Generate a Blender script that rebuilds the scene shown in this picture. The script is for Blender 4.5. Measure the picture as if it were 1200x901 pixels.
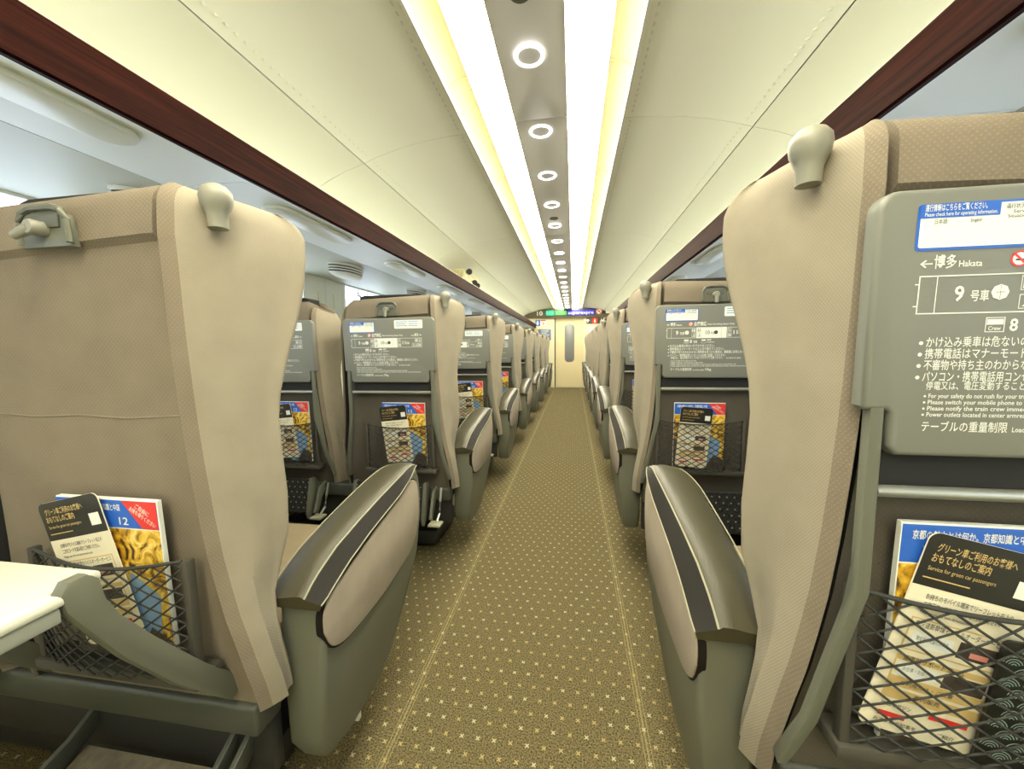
import bpy, bmesh, math, random
from mathutils import Vector, Matrix
random.seed(7)
for o in list(bpy.data.objects): bpy.data.objects.remove(o)
SC = bpy.context.scene
COL = SC.collection
PI = math.pi
def lerp(a, b, t): return a + (b - a) * t
def sstep(t): t = max(0., min(1., t)); return t * t * (3 - 2 * t)

# ------------------------------------------------------------------ camera, sky, exposure
CAM_H = 1.08
cam = bpy.data.objects.new('camera', bpy.data.cameras.new('camera'))
COL.objects.link(cam)
cam.data.sensor_fit = 'HORIZONTAL'; cam.data.sensor_width = 36.0
cam.data.lens = 450.0 / 1200.0 * 36.0
cam.data.clip_start = 0.02
cam.location = (0.145, 0, CAM_H)
cam.rotation_mode = 'QUATERNION'
cam.rotation_quaternion = (Matrix.Rotation(math.radians(9.11), 4, 'Z') @ Matrix.Rotation(math.radians(90 - 5.40), 4, 'X') @ Matrix.Rotation(math.radians(-.7), 4, 'Z')).to_quaternion()
SC.camera = cam

SC.view_settings.view_transform = 'Standard'
SC.view_settings.look = 'None'
SC.view_settings.exposure = 0.0
SC.view_settings.gamma = 1.0
SC.view_settings.use_curve_mapping = False
SC.cycles.use_denoising = True
SC.cycles.max_bounces = 10
SC.cycles.diffuse_bounces = 8
SC.cycles.glossy_bounces = 3
SC.cycles.transparent_max_bounces = 8
SC.cycles.sample_clamp_indirect = 8.0
SC.cycles.caustics_reflective = False
SC.cycles.caustics_refractive = False

SKY = 4.6           # bright overcast daylight outside the windows
COVE = 29.0          # luminous cove diffusers either side of the ceiling spine
RING = 9.0
wd = bpy.data.worlds.new('daylight'); SC.world = wd; wd.use_nodes = True
bg = wd.node_tree.nodes['Background']
bg.inputs[0].default_value = (0.72, 0.84, 1.0, 1); bg.inputs[1].default_value = SKY

# ------------------------------------------------------------------ materials
def mat(name, col, rough=.5, metal=0., spec=.5, noise=0., nscale=40., bump=0., bscale=200., emit=None, estr=0., col2=None):
    m = bpy.data.materials.new(name); m.use_nodes = True
    nt = m.node_tree; b = nt.nodes['Principled BSDF']
    b.inputs['Base Color'].default_value = (*col, 1); b.inputs['Roughness'].default_value = rough
    b.inputs['Metallic'].default_value = metal; b.inputs['Specular IOR Level'].default_value = spec
    if emit: b.inputs['Emission Color'].default_value = (*emit, 1); b.inputs['Emission Strength'].default_value = estr
    if noise or bump: tc = nt.nodes.new('ShaderNodeTexCoord')
    if noise:
        n = nt.nodes.new('ShaderNodeTexNoise'); n.inputs['Scale'].default_value = nscale; n.inputs['Detail'].default_value = 5
        nt.links.new(tc.outputs['Object'], n.inputs['Vector'])
        r = nt.nodes.new('ShaderNodeMix'); r.data_type = 'RGBA'
        c2 = col2 or tuple(c * (1 - noise) for c in col)
        r.inputs['A'].default_value = (*c2, 1); r.inputs['B'].default_value = (*[min(1, c * (1 + (0 if col2 else noise))) for c in col], 1)
        mr = nt.nodes.new('ShaderNodeMapRange'); mr.inputs['From Min'].default_value = .3; mr.inputs['From Max'].default_value = .7
        nt.links.new(n.outputs['Fac'], mr.inputs['Value']); nt.links.new(mr.outputs['Result'], r.inputs['Factor'])
        nt.links.new(r.outputs['Result'], b.inputs['Base Color'])
    if bump:
        n2 = nt.nodes.new('ShaderNodeTexNoise'); n2.inputs['Scale'].default_value = bscale
        nt.links.new(tc.outputs['Object'], n2.inputs['Vector'])
        bp = nt.nodes.new('ShaderNodeBump'); bp.inputs['Strength'].default_value = bump; bp.inputs['Distance'].default_value = .002
        nt.links.new(n2.outputs['Fac'], bp.inputs['Height']); nt.links.new(bp.outputs['Normal'], b.inputs['Normal'])
    return m

def nd(nt, t, **k):
    n = nt.nodes.new(t)
    for a, v in k.items(): setattr(n, a, v)
    return n
def mth(nt, op, a, b=None):
    n = nd(nt, 'ShaderNodeMath', operation=op)
    for i, v in enumerate((a, b)):
        if v is None: continue
        if isinstance(v, (int, float)): n.inputs[i].default_value = v
        else: nt.links.new(v, n.inputs[i])
    return n.outputs[0]

def fabric_mat(name, col, dot, f=1150., amt=.5):
    """fine woven upholstery: a diagonal lattice of small lighter dots over a mottled ground"""
    m = mat(name, col, rough=.9, spec=.15, noise=.07, nscale=14)
    nt = m.node_tree; b = nt.nodes['Principled BSDF']
    tc = nd(nt, 'ShaderNodeTexCoord'); sp = nd(nt, 'ShaderNodeSeparateXYZ'); nt.links.new(tc.outputs['Object'], sp.inputs[0])
    h = mth(nt, 'ADD', mth(nt, 'ABSOLUTE', sp.outputs['X']), sp.outputs['Y'])
    a = mth(nt, 'SINE', mth(nt, 'MULTIPLY', mth(nt, 'ADD', h, sp.outputs['Z']), f))
    c = mth(nt, 'SINE', mth(nt, 'MULTIPLY', mth(nt, 'SUBTRACT', h, sp.outputs['Z']), f))
    w = mth(nt, 'MULTIPLY', mth(nt, 'MULTIPLY', mth(nt, 'ADD', a, 1.), .5), mth(nt, 'MULTIPLY', mth(nt, 'ADD', c, 1.), .5))
    w2 = mth(nt, 'MULTIPLY', mth(nt, 'POWER', w, 2.), amt)
    mx = nd(nt, 'ShaderNodeMix', data_type='RGBA'); mx.inputs['B'].default_value = (*dot, 1)
    old = b.inputs['Base Color'].links[0].from_socket
    nt.links.new(old, mx.inputs['A']); nt.links.new(w2, mx.inputs['Factor']); nt.links.new(mx.outputs['Result'], b.inputs['Base Color'])
    bp = nd(nt, 'ShaderNodeBump'); bp.inputs['Strength'].default_value = .25; bp.inputs['Distance'].default_value = .001
    nt.links.new(w, bp.inputs['Height']); nt.links.new(bp.outputs['Normal'], b.inputs['Normal'])
    return m

def carpet_mat(name, ground, cell=.046, dens=1.):
    """short pile carpet with a staggered lattice of small pale four-leaf flecks"""
    m = bpy.data.materials.new(name); m.use_nodes = True; nt = m.node_tree; b = nt.nodes['Principled BSDF']
    b.inputs['Roughness'].default_value = .95; b.inputs['Specular IOR Level'].default_value = .1
    tc = nd(nt, 'ShaderNodeTexCoord'); sp = nd(nt, 'ShaderNodeSeparateXYZ'); nt.links.new(tc.outputs['Object'], sp.inputs[0])
    px = mth(nt, 'DIVIDE', sp.outputs['X'], cell)
    py = mth(nt, 'DIVIDE', mth(nt, 'ADD', sp.outputs['Y'], sp.outputs['Z']), cell)
    row = mth(nt, 'FLOOR', py)
    px2 = mth(nt, 'ADD', px, mth(nt, 'MULTIPLY', mth(nt, 'MODULO', mth(nt, 'ADD', row, 1000.), 2.), .5))
    colm = mth(nt, 'FLOOR', px2)
    fx = mth(nt, 'SUBTRACT', mth(nt, 'FRACT', px2), .5); fy = mth(nt, 'SUBTRACT', mth(nt, 'FRACT', py), .5)
    ax = mth(nt, 'ABSOLUTE', fx); ay = mth(nt, 'ABSOLUTE', fy)
    inside = mth(nt, 'MULTIPLY', mth(nt, 'LESS_THAN', ax, .115), mth(nt, 'LESS_THAN', ay, .12))
    cross = mth(nt, 'LESS_THAN', mth(nt, 'ABSOLUTE', mth(nt, 'SUBTRACT', ax, ay)), .05)
    mask = mth(nt, 'MULTIPLY', inside, cross)
    cmb = nd(nt, 'ShaderNodeCombineXYZ'); nt.links.new(colm, cmb.inputs[0]); nt.links.new(row, cmb.inputs[1])
    wn = nd(nt, 'ShaderNodeTexWhiteNoise', noise_dimensions='3D'); nt.links.new(cmb.outputs[0], wn.inputs['Vector'])
    cr = nd(nt, 'ShaderNodeValToRGB'); e = cr.color_ramp; e.interpolation = 'CONSTANT'
    e.elements[0].position = 0; e.elements[0].color = (.31, .25, .11, 1)
    e.elements[1].position = .4; e.elements[1].color = (.36, .32, .21, 1)
    q = e.elements.new(.75); q.color = (.30, .24, .10, 1)
    nt.links.new(wn.outputs['Value'], cr.inputs[0])
    n = nd(nt, 'ShaderNodeTexNoise'); n.inputs['Scale'].default_value = 230; n.inputs['Detail'].default_value = 3
    nt.links.new(tc.outputs['Object'], n.inputs['Vector'])
    gr = nd(nt, 'ShaderNodeValToRGB'); g = gr.color_ramp
    g.elements[0].position = .32; g.elements[0].color = (*[c * .25 for c in ground], 1)
    g.elements[1].position = .68; g.elements[1].color = (*[c * 1.75 for c in ground], 1)
    nt.links.new(n.outputs['Fac'], gr.inputs[0])
    # three fine lines woven along each side of the aisle
    d = mth(nt, 'ABSOLUTE', mth(nt, 'SUBTRACT', mth(nt, 'ABSOLUTE', sp.outputs['X']), .345))
    line = mth(nt, 'MULTIPLY', mth(nt, 'LESS_THAN', d, .016), mth(nt, 'LESS_THAN', mth(nt, 'FRACT', mth(nt, 'DIVIDE', d, .0085)), .32))
    mx = nd(nt, 'ShaderNodeMix', data_type='RGBA'); nt.links.new(gr.outputs[0], mx.inputs['A'])
    mx.inputs['B'].default_value = (.40, .34, .17, 1); nt.links.new(mth(nt, 'MULTIPLY', line, .28), mx.inputs['Factor'])
    m2 = nd(nt, 'ShaderNodeMix', data_type='RGBA'); nt.links.new(mx.outputs['Result'], m2.inputs['A'])
    nt.links.new(cr.outputs[0], m2.inputs['B']); nt.links.new(mask, m2.inputs['Factor'])
    nt.links.new(m2.outputs['Result'], b.inputs['Base Color'])
    bp = nd(nt, 'ShaderNodeBump'); bp.inputs['Strength'].default_value = .5; bp.inputs['Distance'].default_value = .003
    nt.links.new(n.outputs['Fac'], bp.inputs['Height']); nt.links.new(bp.outputs['Normal'], b.inputs['Normal'])
    return m

def wood_mat(name, a, bcol):
    m = bpy.data.materials.new(name); m.use_nodes = True; nt = m.node_tree; b = nt.nodes['Principled BSDF']
    b.inputs['Roughness'].default_value = .6; b.inputs['Specular IOR Level'].default_value = .03
    tc = nd(nt, 'ShaderNodeTexCoord'); mp = nd(nt, 'ShaderNodeMapping'); mp.inputs['Scale'].default_value = (40, 2.0, 60)
    nt.links.new(tc.outputs['Object'], mp.inputs[0])
    n = nd(nt, 'ShaderNodeTexNoise'); n.inputs['Scale'].default_value = 2.; n.inputs['Detail'].default_value = 6
    nt.links.new(mp.outputs[0], n.inputs['Vector'])
    cr = nd(nt, 'ShaderNodeValToRGB'); cr.color_ramp.elements[0].color = (*a, 1); cr.color_ramp.elements[1].color = (*bcol, 1)
    cr.color_ramp.elements[0].position = .35; cr.color_ramp.elements[1].position = .65
    nt.links.new(n.outputs['Fac'], cr.inputs[0]); nt.links.new(cr.outputs[0], b.inputs['Base Color'])
    return m

def glass_mat(name, tint=(1, 1, 1)):
    m = bpy.data.materials.new(name); m.use_nodes = True; nt = m.node_tree
    out = nt.nodes['Material Output']; nt.nodes.remove(nt.nodes['Principled BSDF'])
    t = nd(nt, 'ShaderNodeBsdfTransparent'); t.inputs[0].default_value = (*tint, 1)
    g = nd(nt, 'ShaderNodeBsdfGlossy'); g.inputs['Roughness'].default_value = .05
    mx = nd(nt, 'ShaderNodeMixShader'); mx.inputs[0].default_value = .06
    nt.links.new(t.outputs[0], mx.inputs[1]); nt.links.new(g.outputs[0], mx.inputs[2]); nt.links.new(mx.outputs[0], out.inputs[0])
    return m

def foliage_print(name):
    m = bpy.data.materials.new(name); m.use_nodes = True; nt = m.node_tree; b = nt.nodes['Principled BSDF']
    b.inputs['Roughness'].default_value = .35
    tc = nd(nt, 'ShaderNodeTexCoord')
    n = nd(nt, 'ShaderNodeTexNoise'); n.inputs['Scale'].default_value = 34; n.inputs['Detail'].default_value = 4; n.inputs['Distortion'].default_value = 1.5
    nt.links.new(tc.outputs['Object'], n.inputs['Vector'])
    cr = nd(nt, 'ShaderNodeValToRGB'); e = cr.color_ramp
    e.elements[0].position = .38; e.elements[0].color = (.05, .025, .008, 1)
    e.elements[1].position = .47; e.elements[1].color = (.55, .30, .02, 1)
    q = e.elements.new(.58); q.color = (.80, .55, .06, 1)
    q = e.elements.new(.68); q.color = (.85, .70, .30, 1)
    nt.links.new(n.outputs['Fac'], cr.inputs[0]); nt.links.new(cr.outputs[0], b.inputs['Base Color'])
    return m

M = dict(
    weave=fabric_mat('woven_fabric', (.268, .235, .176), (.41, .37, .29)),
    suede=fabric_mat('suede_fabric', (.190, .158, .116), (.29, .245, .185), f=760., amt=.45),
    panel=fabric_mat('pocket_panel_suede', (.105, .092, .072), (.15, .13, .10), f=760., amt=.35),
    cushion=fabric_mat('cushion_fabric', (.21, .165, .10), (.30, .25, .17)),
    groove=mat('dark_gap', (.012, .012, .012), rough=.8),
    shell=mat('grey_shell_plastic', (.125, .129, .095), rough=.45, bump=.15, bscale=900),
    shelld=mat('dark_grey_plastic', (.10, .105, .09), rough=.5),
    black=mat('black_plastic', (.02, .02, .02), rough=.5),
    tray=mat('tray_plastic', (.185, .19, .165), rough=.42, spec=.4, bump=.08, bscale=1200),
    leather=mat('arm_leather', (.040, .035, .016), rough=.42, spec=.4, bump=.35, bscale=500),
    leatherd=mat('arm_leather_side', (.012, .010, .008), rough=.6, spec=.15),
    piping=mat('arm_piping', (.30, .29, .20), rough=.35),
    inset=fabric_mat('arm_inset_fabric', (.36, .305, .235), (.27, .23, .175), f=900.),
    metal=mat('satin_metal', (.42, .43, .38), rough=.35, metal=.7),
    knob=mat('grab_plastic', (.24, .235, .185), rough=.45),
    net=mat('net_cord', (.035, .037, .032), rough=.75),
    netframe=mat('net_frame', (.055, .050, .036), rough=.7),
    ink=mat('white_print', (.78, .80, .74), rough=.5),
    inkd=mat('dark_print', (.06, .06, .06), rough=.5),
    paper=mat('white_paper', (.80, .82, .76), rough=.45),
    blue=mat('blue_print', (.02, .12, .55), rough=.4),
    red=mat('red_print', (.70, .035, .03), rough=.4),
    pink=mat('pink_print', (.75, .30, .25), rough=.4),
    cream=mat('cream_paper', (.80, .74, .55), rough=.5),
    gold=mat('gold_print', (.62, .45, .18), rough=.5),
    blackp=mat('black_paper', (.012, .012, .010), rough=.35),
    sky=mat('sky_print', (.22, .38, .62), rough=.4),
    greenp=mat('pale_green_print', (.35, .50, .45), rough=.4),
    roofp=mat('roof_print', (.06, .045, .035), rough=.5, noise=.5, nscale=90),
    foliage=foliage_print('foliage_print'),
    rail=mat('rail_plastic', (.055, .058, .045), rough=.4),
    white=mat('tray_top_white', (.60, .60, .50), rough=.4),
    traylip=mat('tray_under', (.30, .31, .26), rough=.5),
    footb=mat('foot_board_brown', (.14, .115, .075), rough=.8, noise=.25, nscale=60),
    footc=carpet_mat('foot_board_carpet', (.022, .022, .022), cell=.03),
    carpet=carpet_mat('aisle_carpet', (.105, .086, .042)),
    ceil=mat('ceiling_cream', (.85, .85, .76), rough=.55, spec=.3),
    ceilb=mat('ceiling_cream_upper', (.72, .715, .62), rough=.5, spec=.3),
    spine=mat('spine_grey', (.72, .70, .69), rough=.5),
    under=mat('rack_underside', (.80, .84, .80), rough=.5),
    undershade=mat('rack_underside_shaded', (.50, .51, .42), rough=.5),  # same underside, darker colour paints in the shade on the window side
    lens=mat('reading_lens', (.72, .74, .62), rough=.35),
    wall=mat('wall_cream', (.86, .86, .70), rough=.5),
    wood=wood_mat('dark_wood', (.009, .002, .0012), (.027, .006, .0035)),
    cove=mat('cove_diffuser', (.9, .9, .85), emit=(1, .94, .73), estr=COVE),
    ring=mat('ring_diffuser', (.9, .9, .9), emit=(1, .97, .9), estr=RING),
    reflect=mat('cove_reflector', (.50, .44, .24), rough=.6, spec=.2),
    endwall=mat('end_wall_cream', (.68, .64, .42), rough=.5),
    door=mat('door_cream', (.66, .56, .33), rough=.45),
    doorglass=mat('door_smoked_glass', (.21, .215, .21), rough=.25),
    header=mat('header_brown', (.115, .09, .055), rough=.45),
    glass=glass_mat('window_glass'),
    ledbg=mat('led_black', (.01, .01, .012), rough=.3),
    ledblue=mat('led_blue_panel', (.02, .02, .2), emit=(.04, .05, .75), estr=.45),
    ledpale=mat('led_pale', (.3, .3, .5), emit=(.55, .55, 1), estr=1.3),
    ledgreen=mat('led_green', (.02, .3, .05), emit=(.25, 1, .15), estr=1.1),
    ledgreend=mat('led_green_panel', (.01, .1, .02), emit=(.01, .28, .03), estr=.25),
    ledteal=mat('led_teal', (.02, .3, .2), emit=(.02, .55, .32), estr=.4),
    board=mat('blue_board', (.12, .15, .24), rough=.5),
    suit=mat('suitcase_cream', (.40, .36, .19), rough=.4),
    chrome=mat('chrome', (.6, .6, .55), rough=.2, metal=1.),
)

# ------------------------------------------------------------------ mesh building
class MB:
    def __init__(s): s.v = []; s.f = []; s.m = []; s.mats = []
    def mi(s, m):
        m = M[m] if isinstance(m, str) else m
        if m not in s.mats: s.mats.append(m)
        return s.mats.index(m)
    def add(s, vs, fs, m):
        o = len(s.v); k = s.mi(m); s.v += [tuple(p) for p in vs]
        for f in fs: s.f.append(tuple(i + o for i in f)); s.m.append(k)
    def frombm(s, bm, m):
        bm.verts.index_update(); s.add([v.co[:] for v in bm.verts], [[v.index for v in f.verts] for f in bm.faces], m); bm.free()
    def box(s, lo, hi, m, bev=0., seg=2):
        bm = bmesh.new(); bmesh.ops.create_cube(bm, size=1.)
        c = [(a + b) / 2 for a, b in zip(lo, hi)]; d = [abs(b - a) for a, b in zip(lo, hi)]
        for v in bm.verts: v.co = Vector([c[i] + v.co[i] * d[i] for i in range(3)])
        if bev: bmesh.ops.bevel(bm, geom=bm.edges[:], offset=bev, segments=seg, affect='EDGES', profile=.5)
        s.frombm(bm, m); return s
    def prism(s, poly, axis, a, b, m, bev=0., seg=2):
        """poly in the two remaining axes (in x,y,z order), extruded from a to b along axis"""
        bm = bmesh.new()
        def P(p, h):
            q = list(p); q.insert('xyz'.index(axis), h); return q
        v0 = [bm.verts.new(P(p, a)) for p in poly]; v1 = [bm.verts.new(P(p, b)) for p in poly]
        n = len(poly); bm.faces.new(v0); bm.faces.new(v1[::-1])
        for i in range(n): bm.faces.new((v0[i], v1[i], v1[(i + 1) % n], v0[(i + 1) % n]))
        bmesh.ops.recalc_face_normals(bm, faces=bm.faces[:])
        if bev:
            ed = [e for e in bm.edges if (e.verts[0] in v0) == (e.verts[1] in v0)]
            bmesh.ops.bevel(bm, geom=ed, offset=bev, segments=seg, affect='EDGES', profile=.5)
        s.frombm(bm, m); return s
    def loft(s, secs, m, closed=True, caps=True, mf=None):
        n = len(secs[0]); o = len(s.v)
        for sec in secs: s.v += [tuple(p) for p in sec]
        for i in range(len(secs) - 1):
            for j in range(n if closed else n - 1):
                k = (j + 1) % n
                s.f.append((o + i * n + j, o + i * n + k, o + (i + 1) * n + k, o + (i + 1) * n + j))
                s.m.append(s.mi(mf(i, j) if mf else m))
        if caps and closed:
            s.f.append(tuple(o + j for j in range(n))[::-1]); s.m.append(s.mi(mf(0, 0) if mf else m))
            s.f.append(tuple(o + (len(secs) - 1) * n + j for j in range(n))); s.m.append(s.mi(mf(len(secs) - 2, 0) if mf else m))
        return s
    def tube(s, pts, r, m, n=8, closed=False):
        pts = [Vector(p) for p in pts]; secs = []
        for i, p in enumerate(pts):
            if closed: t = pts[(i + 1) % len(pts)] - pts[i - 1]
            else: t = pts[min(i + 1, len(pts) - 1)] - pts[max(i - 1, 0)]
            t.normalize(); up = Vector((0, 0, 1)) if abs(t.z) < .9 else Vector((0, 1, 0))
            a = t.cross(up).normalized(); b = a.cross(t)
            rr = r[i] if isinstance(r, (list, tuple)) else r
            secs.append([p + (a * math.cos(2 * PI * k / n) + b * math.sin(2 * PI * k / n)) * rr for k in range(n)])
        if closed: secs.append(secs[0])
        s.loft(secs, m, caps=not closed); return s
    def revolve(s, prof, m, c=(0, 0, 0), axis='z', n=24):
        secs = []
        for r, h in prof:
            ring = []
            for k in range(n):
                a = 2 * PI * k / n; x, y = r * math.cos(a), r * math.sin(a)
                q = {'z': (x, y, h), 'y': (x, h, -y), 'x': (h, x, y)}[axis]
                ring.append((c[0] + q[0], c[1] + q[1], c[2] + q[2]))
            secs.append(ring)
        s.loft(secs, m); return s
    def quad(s, pts, m): s.add(pts, [tuple(range(len(pts)))], m); return s
    def rect(s, x0, z0, x1, z1, y, m):
        """flat printed rectangle facing -y"""
        return s.quad([(x0, y, z0), (x1, y, z0), (x1, y, z1), (x0, y, z1)], m)
    def rrect(s, x0, z0, x1, z1, r, y, m):
        return s.quad([(p[0], y, p[1]) for p in rpoly(x0, z0, x1, z1, r)], m)
    def disc(s, cx, cz, r, y, m, n=20):
        return s.quad([(cx + r * math.cos(2 * PI * k / n), y, cz + r * math.sin(2 * PI * k / n)) for k in range(n)], m)
    def outline(s, x0, z0, x1, z1, w, y, m):
        s.rect(x0, z0, x1, z0 + w, y, m); s.rect(x0, z1 - w, x1, z1, y, m); s.rect(x0, z0, x0 + w, z1, y, m); s.rect(x1 - w, z0, x1, z1, y, m)
        return s
    def text(s, body, x, z, h, y, m, w=None, bold=0.):
        """lettering facing -y: baseline left at (x, z), cap height h, optional total width w"""
        vs, fs, W = glyphs(body, bold)
        sx = h if w is None else w / W
        s.add([(x + p[0] * sx, y, z + p[1] * h) for p in vs], fs, m); return s
    def mirror(s):
        s.v = [(-p[0], p[1], p[2]) for p in s.v]; s.f = [tuple(reversed(f)) for f in s.f]; return s
    def move(s, d): s.v = [(p[0] + d[0], p[1] + d[1], p[2] + d[2]) for p in s.v]; return s
    def xform(s, mx): s.v = [tuple(mx @ Vector(p)) for p in s.v]; return s
    def warp(s, fn): s.v = [fn(*p) for p in s.v]; return s
    def mesh(s, name, ang=40):
        me = bpy.data.meshes.new(name); me.from_pydata(s.v, [], s.f)
        for m in s.mats: me.materials.append(m)
        me.polygons.foreach_set('material_index', s.m)
        me.polygons.foreach_set('use_smooth', [True] * len(s.f))
        me.set_sharp_from_angle(angle=math.radians(ang)); me.update(); return me
    def build(s, name, parent=None, loc=(0, 0, 0), ang=40):
        o = bpy.data.objects.new(name, s.mesh(name, ang)); COL.objects.link(o); o.location = loc
        if parent: o.parent = parent
        return o

def rpoly(x0, z0, x1, z1, r, n=6):
    P = []
    for cx, cz, a in ((x0 + r, z0 + r, PI), (x1 - r, z0 + r, 1.5 * PI), (x1 - r, z1 - r, 0), (x0 + r, z1 - r, .5 * PI)):
        P += [(cx + r * math.cos(a + k * PI / 2 / n), cz + r * math.sin(a + k * PI / 2 / n)) for k in range(n + 1)]
    return P
_gl = {}
def glyphs(body, bold):
    k = (body, bold)
    if k in _gl: return _gl[k]
    cu = bpy.data.curves.new('lettering', 'FONT'); cu.body = body; cu.size = 1.; cu.resolution_u = 2; cu.offset = bold
    ob = bpy.data.objects.new('lettering', cu); COL.objects.link(ob)
    me = ob.to_mesh()
    vs = [(v.co.x, v.co.y) for v in me.vertices]; fs = [tuple(p.vertices) for p in me.polygons]
    ob.to_mesh_clear(); bpy.data.objects.remove(ob); bpy.data.curves.remove(cu)
    if vs:
        x0 = min(v[0] for v in vs); W = max(v[0] for v in vs) - x0
        vs = [((v[0] - x0), v[1] / .72) for v in vs]
    else: W = 1.
    _gl[k] = (vs, fs, W); return _gl[k]

def crom(pts, n=4):
    """Catmull-Rom through the points"""
    P = [Vector(p) for p in pts]; out = []
    for i in range(len(P) - 1):
        p0 = P[max(i - 1, 0)]; p1 = P[i]; p2 = P[i + 1]; p3 = P[min(i + 2, len(P) - 1)]
        for k in range(n):
            t = k / n
            out.append(.5 * ((2 * p1) + (-p0 + p2) * t + (2 * p0 - 5 * p1 + 4 * p2 - p3) * t * t + (-p0 + 3 * p1 - 3 * p2 + p3) * t ** 3))
    out.append(P[-1]); return out
def table(tab, z):
    if z <= tab[0][0]: return tab[0][1:]
    for a, b in zip(tab, tab[1:]):
        if z <= b[0]:
            t = (z - a[0]) / (b[0] - a[0]); return [lerp(p, q, t) for p, q in zip(a[1:], b[1:])]
    return tab[-1][1:]

def tag(o, label, cat, group=None):
    o['label'] = label; o['category'] = cat
    if group: o['group'] = group
    return o
def struct(o): o['kind'] = 'structure'; return o
def empty(name, loc):
    o = bpy.data.objects.new(name, None); COL.objects.link(o); o.location = loc; o.empty_display_size = .1; return o
def dup(root, loc):
    r = root.copy(); COL.objects.link(r); r.location = loc
    for ch in root.children:
        c = ch.copy(); COL.objects.link(c); c.parent = r
        for g in ch.children:
            d = g.copy(); COL.objects.link(d); d.parent = c
    return r

# ------------------------------------------------------------------ the carriage
Y0, Y1 = -1.9, 10.45
HW = 1.66
struct(MB().box((-HW, Y0, -.06), (HW, Y1, 0), 'carpet').build('floor'))
PITCH = 1.18
SEAMS = [Y0] + [.16 + 1.77 * k for k in range(-1, 6)] + [Y1]
ceiling = struct(MB().box((-HW - .1, Y0, 2.26), (HW + .1, Y1, 2.32), 'ceil').build('ceiling'))
def sweep(mb, prof, y0, y1, m, th=.006):
    """a panel bent along prof (x,z), facing down, from y0 to y1"""
    up = [(p[0], p[1] + th) for p in prof]
    mb.prism(list(prof) + up[::-1], 'y', y0, y1, m)
A_PROF = [(.372, 2.128), (.46, 2.124), (.55, 2.116), (.65, 2.103), (.75, 2.084), (.84, 2.061), (.918, 2.036)]
B_PROF = [(.924, 2.033), (1.02, 2.006), (1.12, 1.968), (1.22, 1.918), (1.32, 1.855), (1.42, 1.78), (1.50, 1.705), (1.56, 1.645)]
def onprof(P, t):
    L = [math.dist(a, b) for a, b in zip(P, P[1:])]; d = t * sum(L)
    for (a, b), l in zip(zip(P, P[1:]), L):
        if d <= l: return lerp(a[0], b[0], d / l), lerp(a[1], b[1], d / l)
        d -= l
    return P[-1]
for s in (-1, 1):
    for a, b in zip(SEAMS, SEAMS[1:]):
        mb = MB(); sweep(mb, [(s * x, z) for x, z in A_PROF], a + .0018, b - .0018, 'ceil')
        # louvred perforations along both long edges of the panel
        for t, hw, dp in ((.925, .011, .004), (.055, .006, -.003)):
            x, z = onprof(A_PROF, t); n = int((b - a) / .036)
            for k in range(n):
                y = a + .03 + k * .036
                if y > b - .02: break
                q = .009
                z1 = z - .0008
                mb.add([(s * x - hw * .6, y - q, z1), (s * x + hw * .6, y - q, z1), (s * x + hw * .6, y + q, z1), (s * x - hw * .6, y + q, z1), (s * x, y, z1 - abs(dp))],
                       [(0, 1, 4), (1, 2, 4), (2, 3, 4), (3, 0, 4)], 'ceil' if dp > 0 else 'spine')
        mb.build('ceiling_panel', ceiling, ang=30)
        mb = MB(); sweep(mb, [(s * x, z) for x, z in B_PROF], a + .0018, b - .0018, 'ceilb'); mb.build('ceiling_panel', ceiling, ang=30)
    mb = MB(); sweep(mb, [(s * x, z + .02) for x, z in A_PROF + B_PROF], Y0, Y1, 'shelld'); mb.build('ceiling_backing', ceiling)
    MB().box((min(s * .364, s * .373), Y0, 2.118), (max(s * .364, s * .373), Y1, 2.15), 'spine').build('ceiling_trim', ceiling)
sp = MB()
sy = [Y0, .03, 1.80, 3.57, 5.34, 7.11, 8.88, Y1]
for a, b in zip(sy, sy[1:]): sp.box((-.117, a + .001, 2.085), (.117, b - .001, 2.11), 'spine', .003)
sp.build('ceiling_spine', ceiling)
for s in (-1, 1):
    t = empty('cove_light', (s * .245, 4.2, 2.12))
    tag(t, 'long glowing ceiling light strip on the %s of the grey ceiling spine' % ('left' if s < 0 else 'right'), 'ceiling light', 'cove lights along the ceiling')
    L = (-s * .245, -4.2, -2.12)
    d = MB(); P = [(s * x, z) for x, z in ((.118, 2.086), (.15, 2.106), (.19, 2.127), (.225, 2.146), (.25, 2.157), (.275, 2.164))]; sweep(d, P, Y0, Y1, 'cove', .003); d.move(L).build('light_diffuser', t)
    d = MB(); P = [(s * x, z) for x, z in ((.275, 2.165), (.305, 2.165), (.335, 2.155), (.364, 2.135))]; sweep(d, P, Y0, Y1, 'reflect', .003); d.move(L).build('reflector', t)
    for k in range(-3, 10):
        y = 1.61 + .922 * k
        d = MB(); P = [(s * x, z - .0035) for x, z in ((.23, 2.149), (.245, 2.157), (.275, 2.166), (.305, 2.165), (.335, 2.155), (.364, 2.135))]; sweep(d, P, y - .003, y + .003, 'reflect', .004); d.move(L).build('divider', t)
ORD = ['first', 'second', 'third', 'fourth', 'fifth', 'sixth', 'seventh', 'eighth', 'ninth', 'tenth', 'eleventh', 'twelfth', 'thirteenth', 'fourteenth', 'fifteenth', 'sixteenth', 'seventeenth', 'eighteenth', 'nineteenth', 'twentieth']
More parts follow.
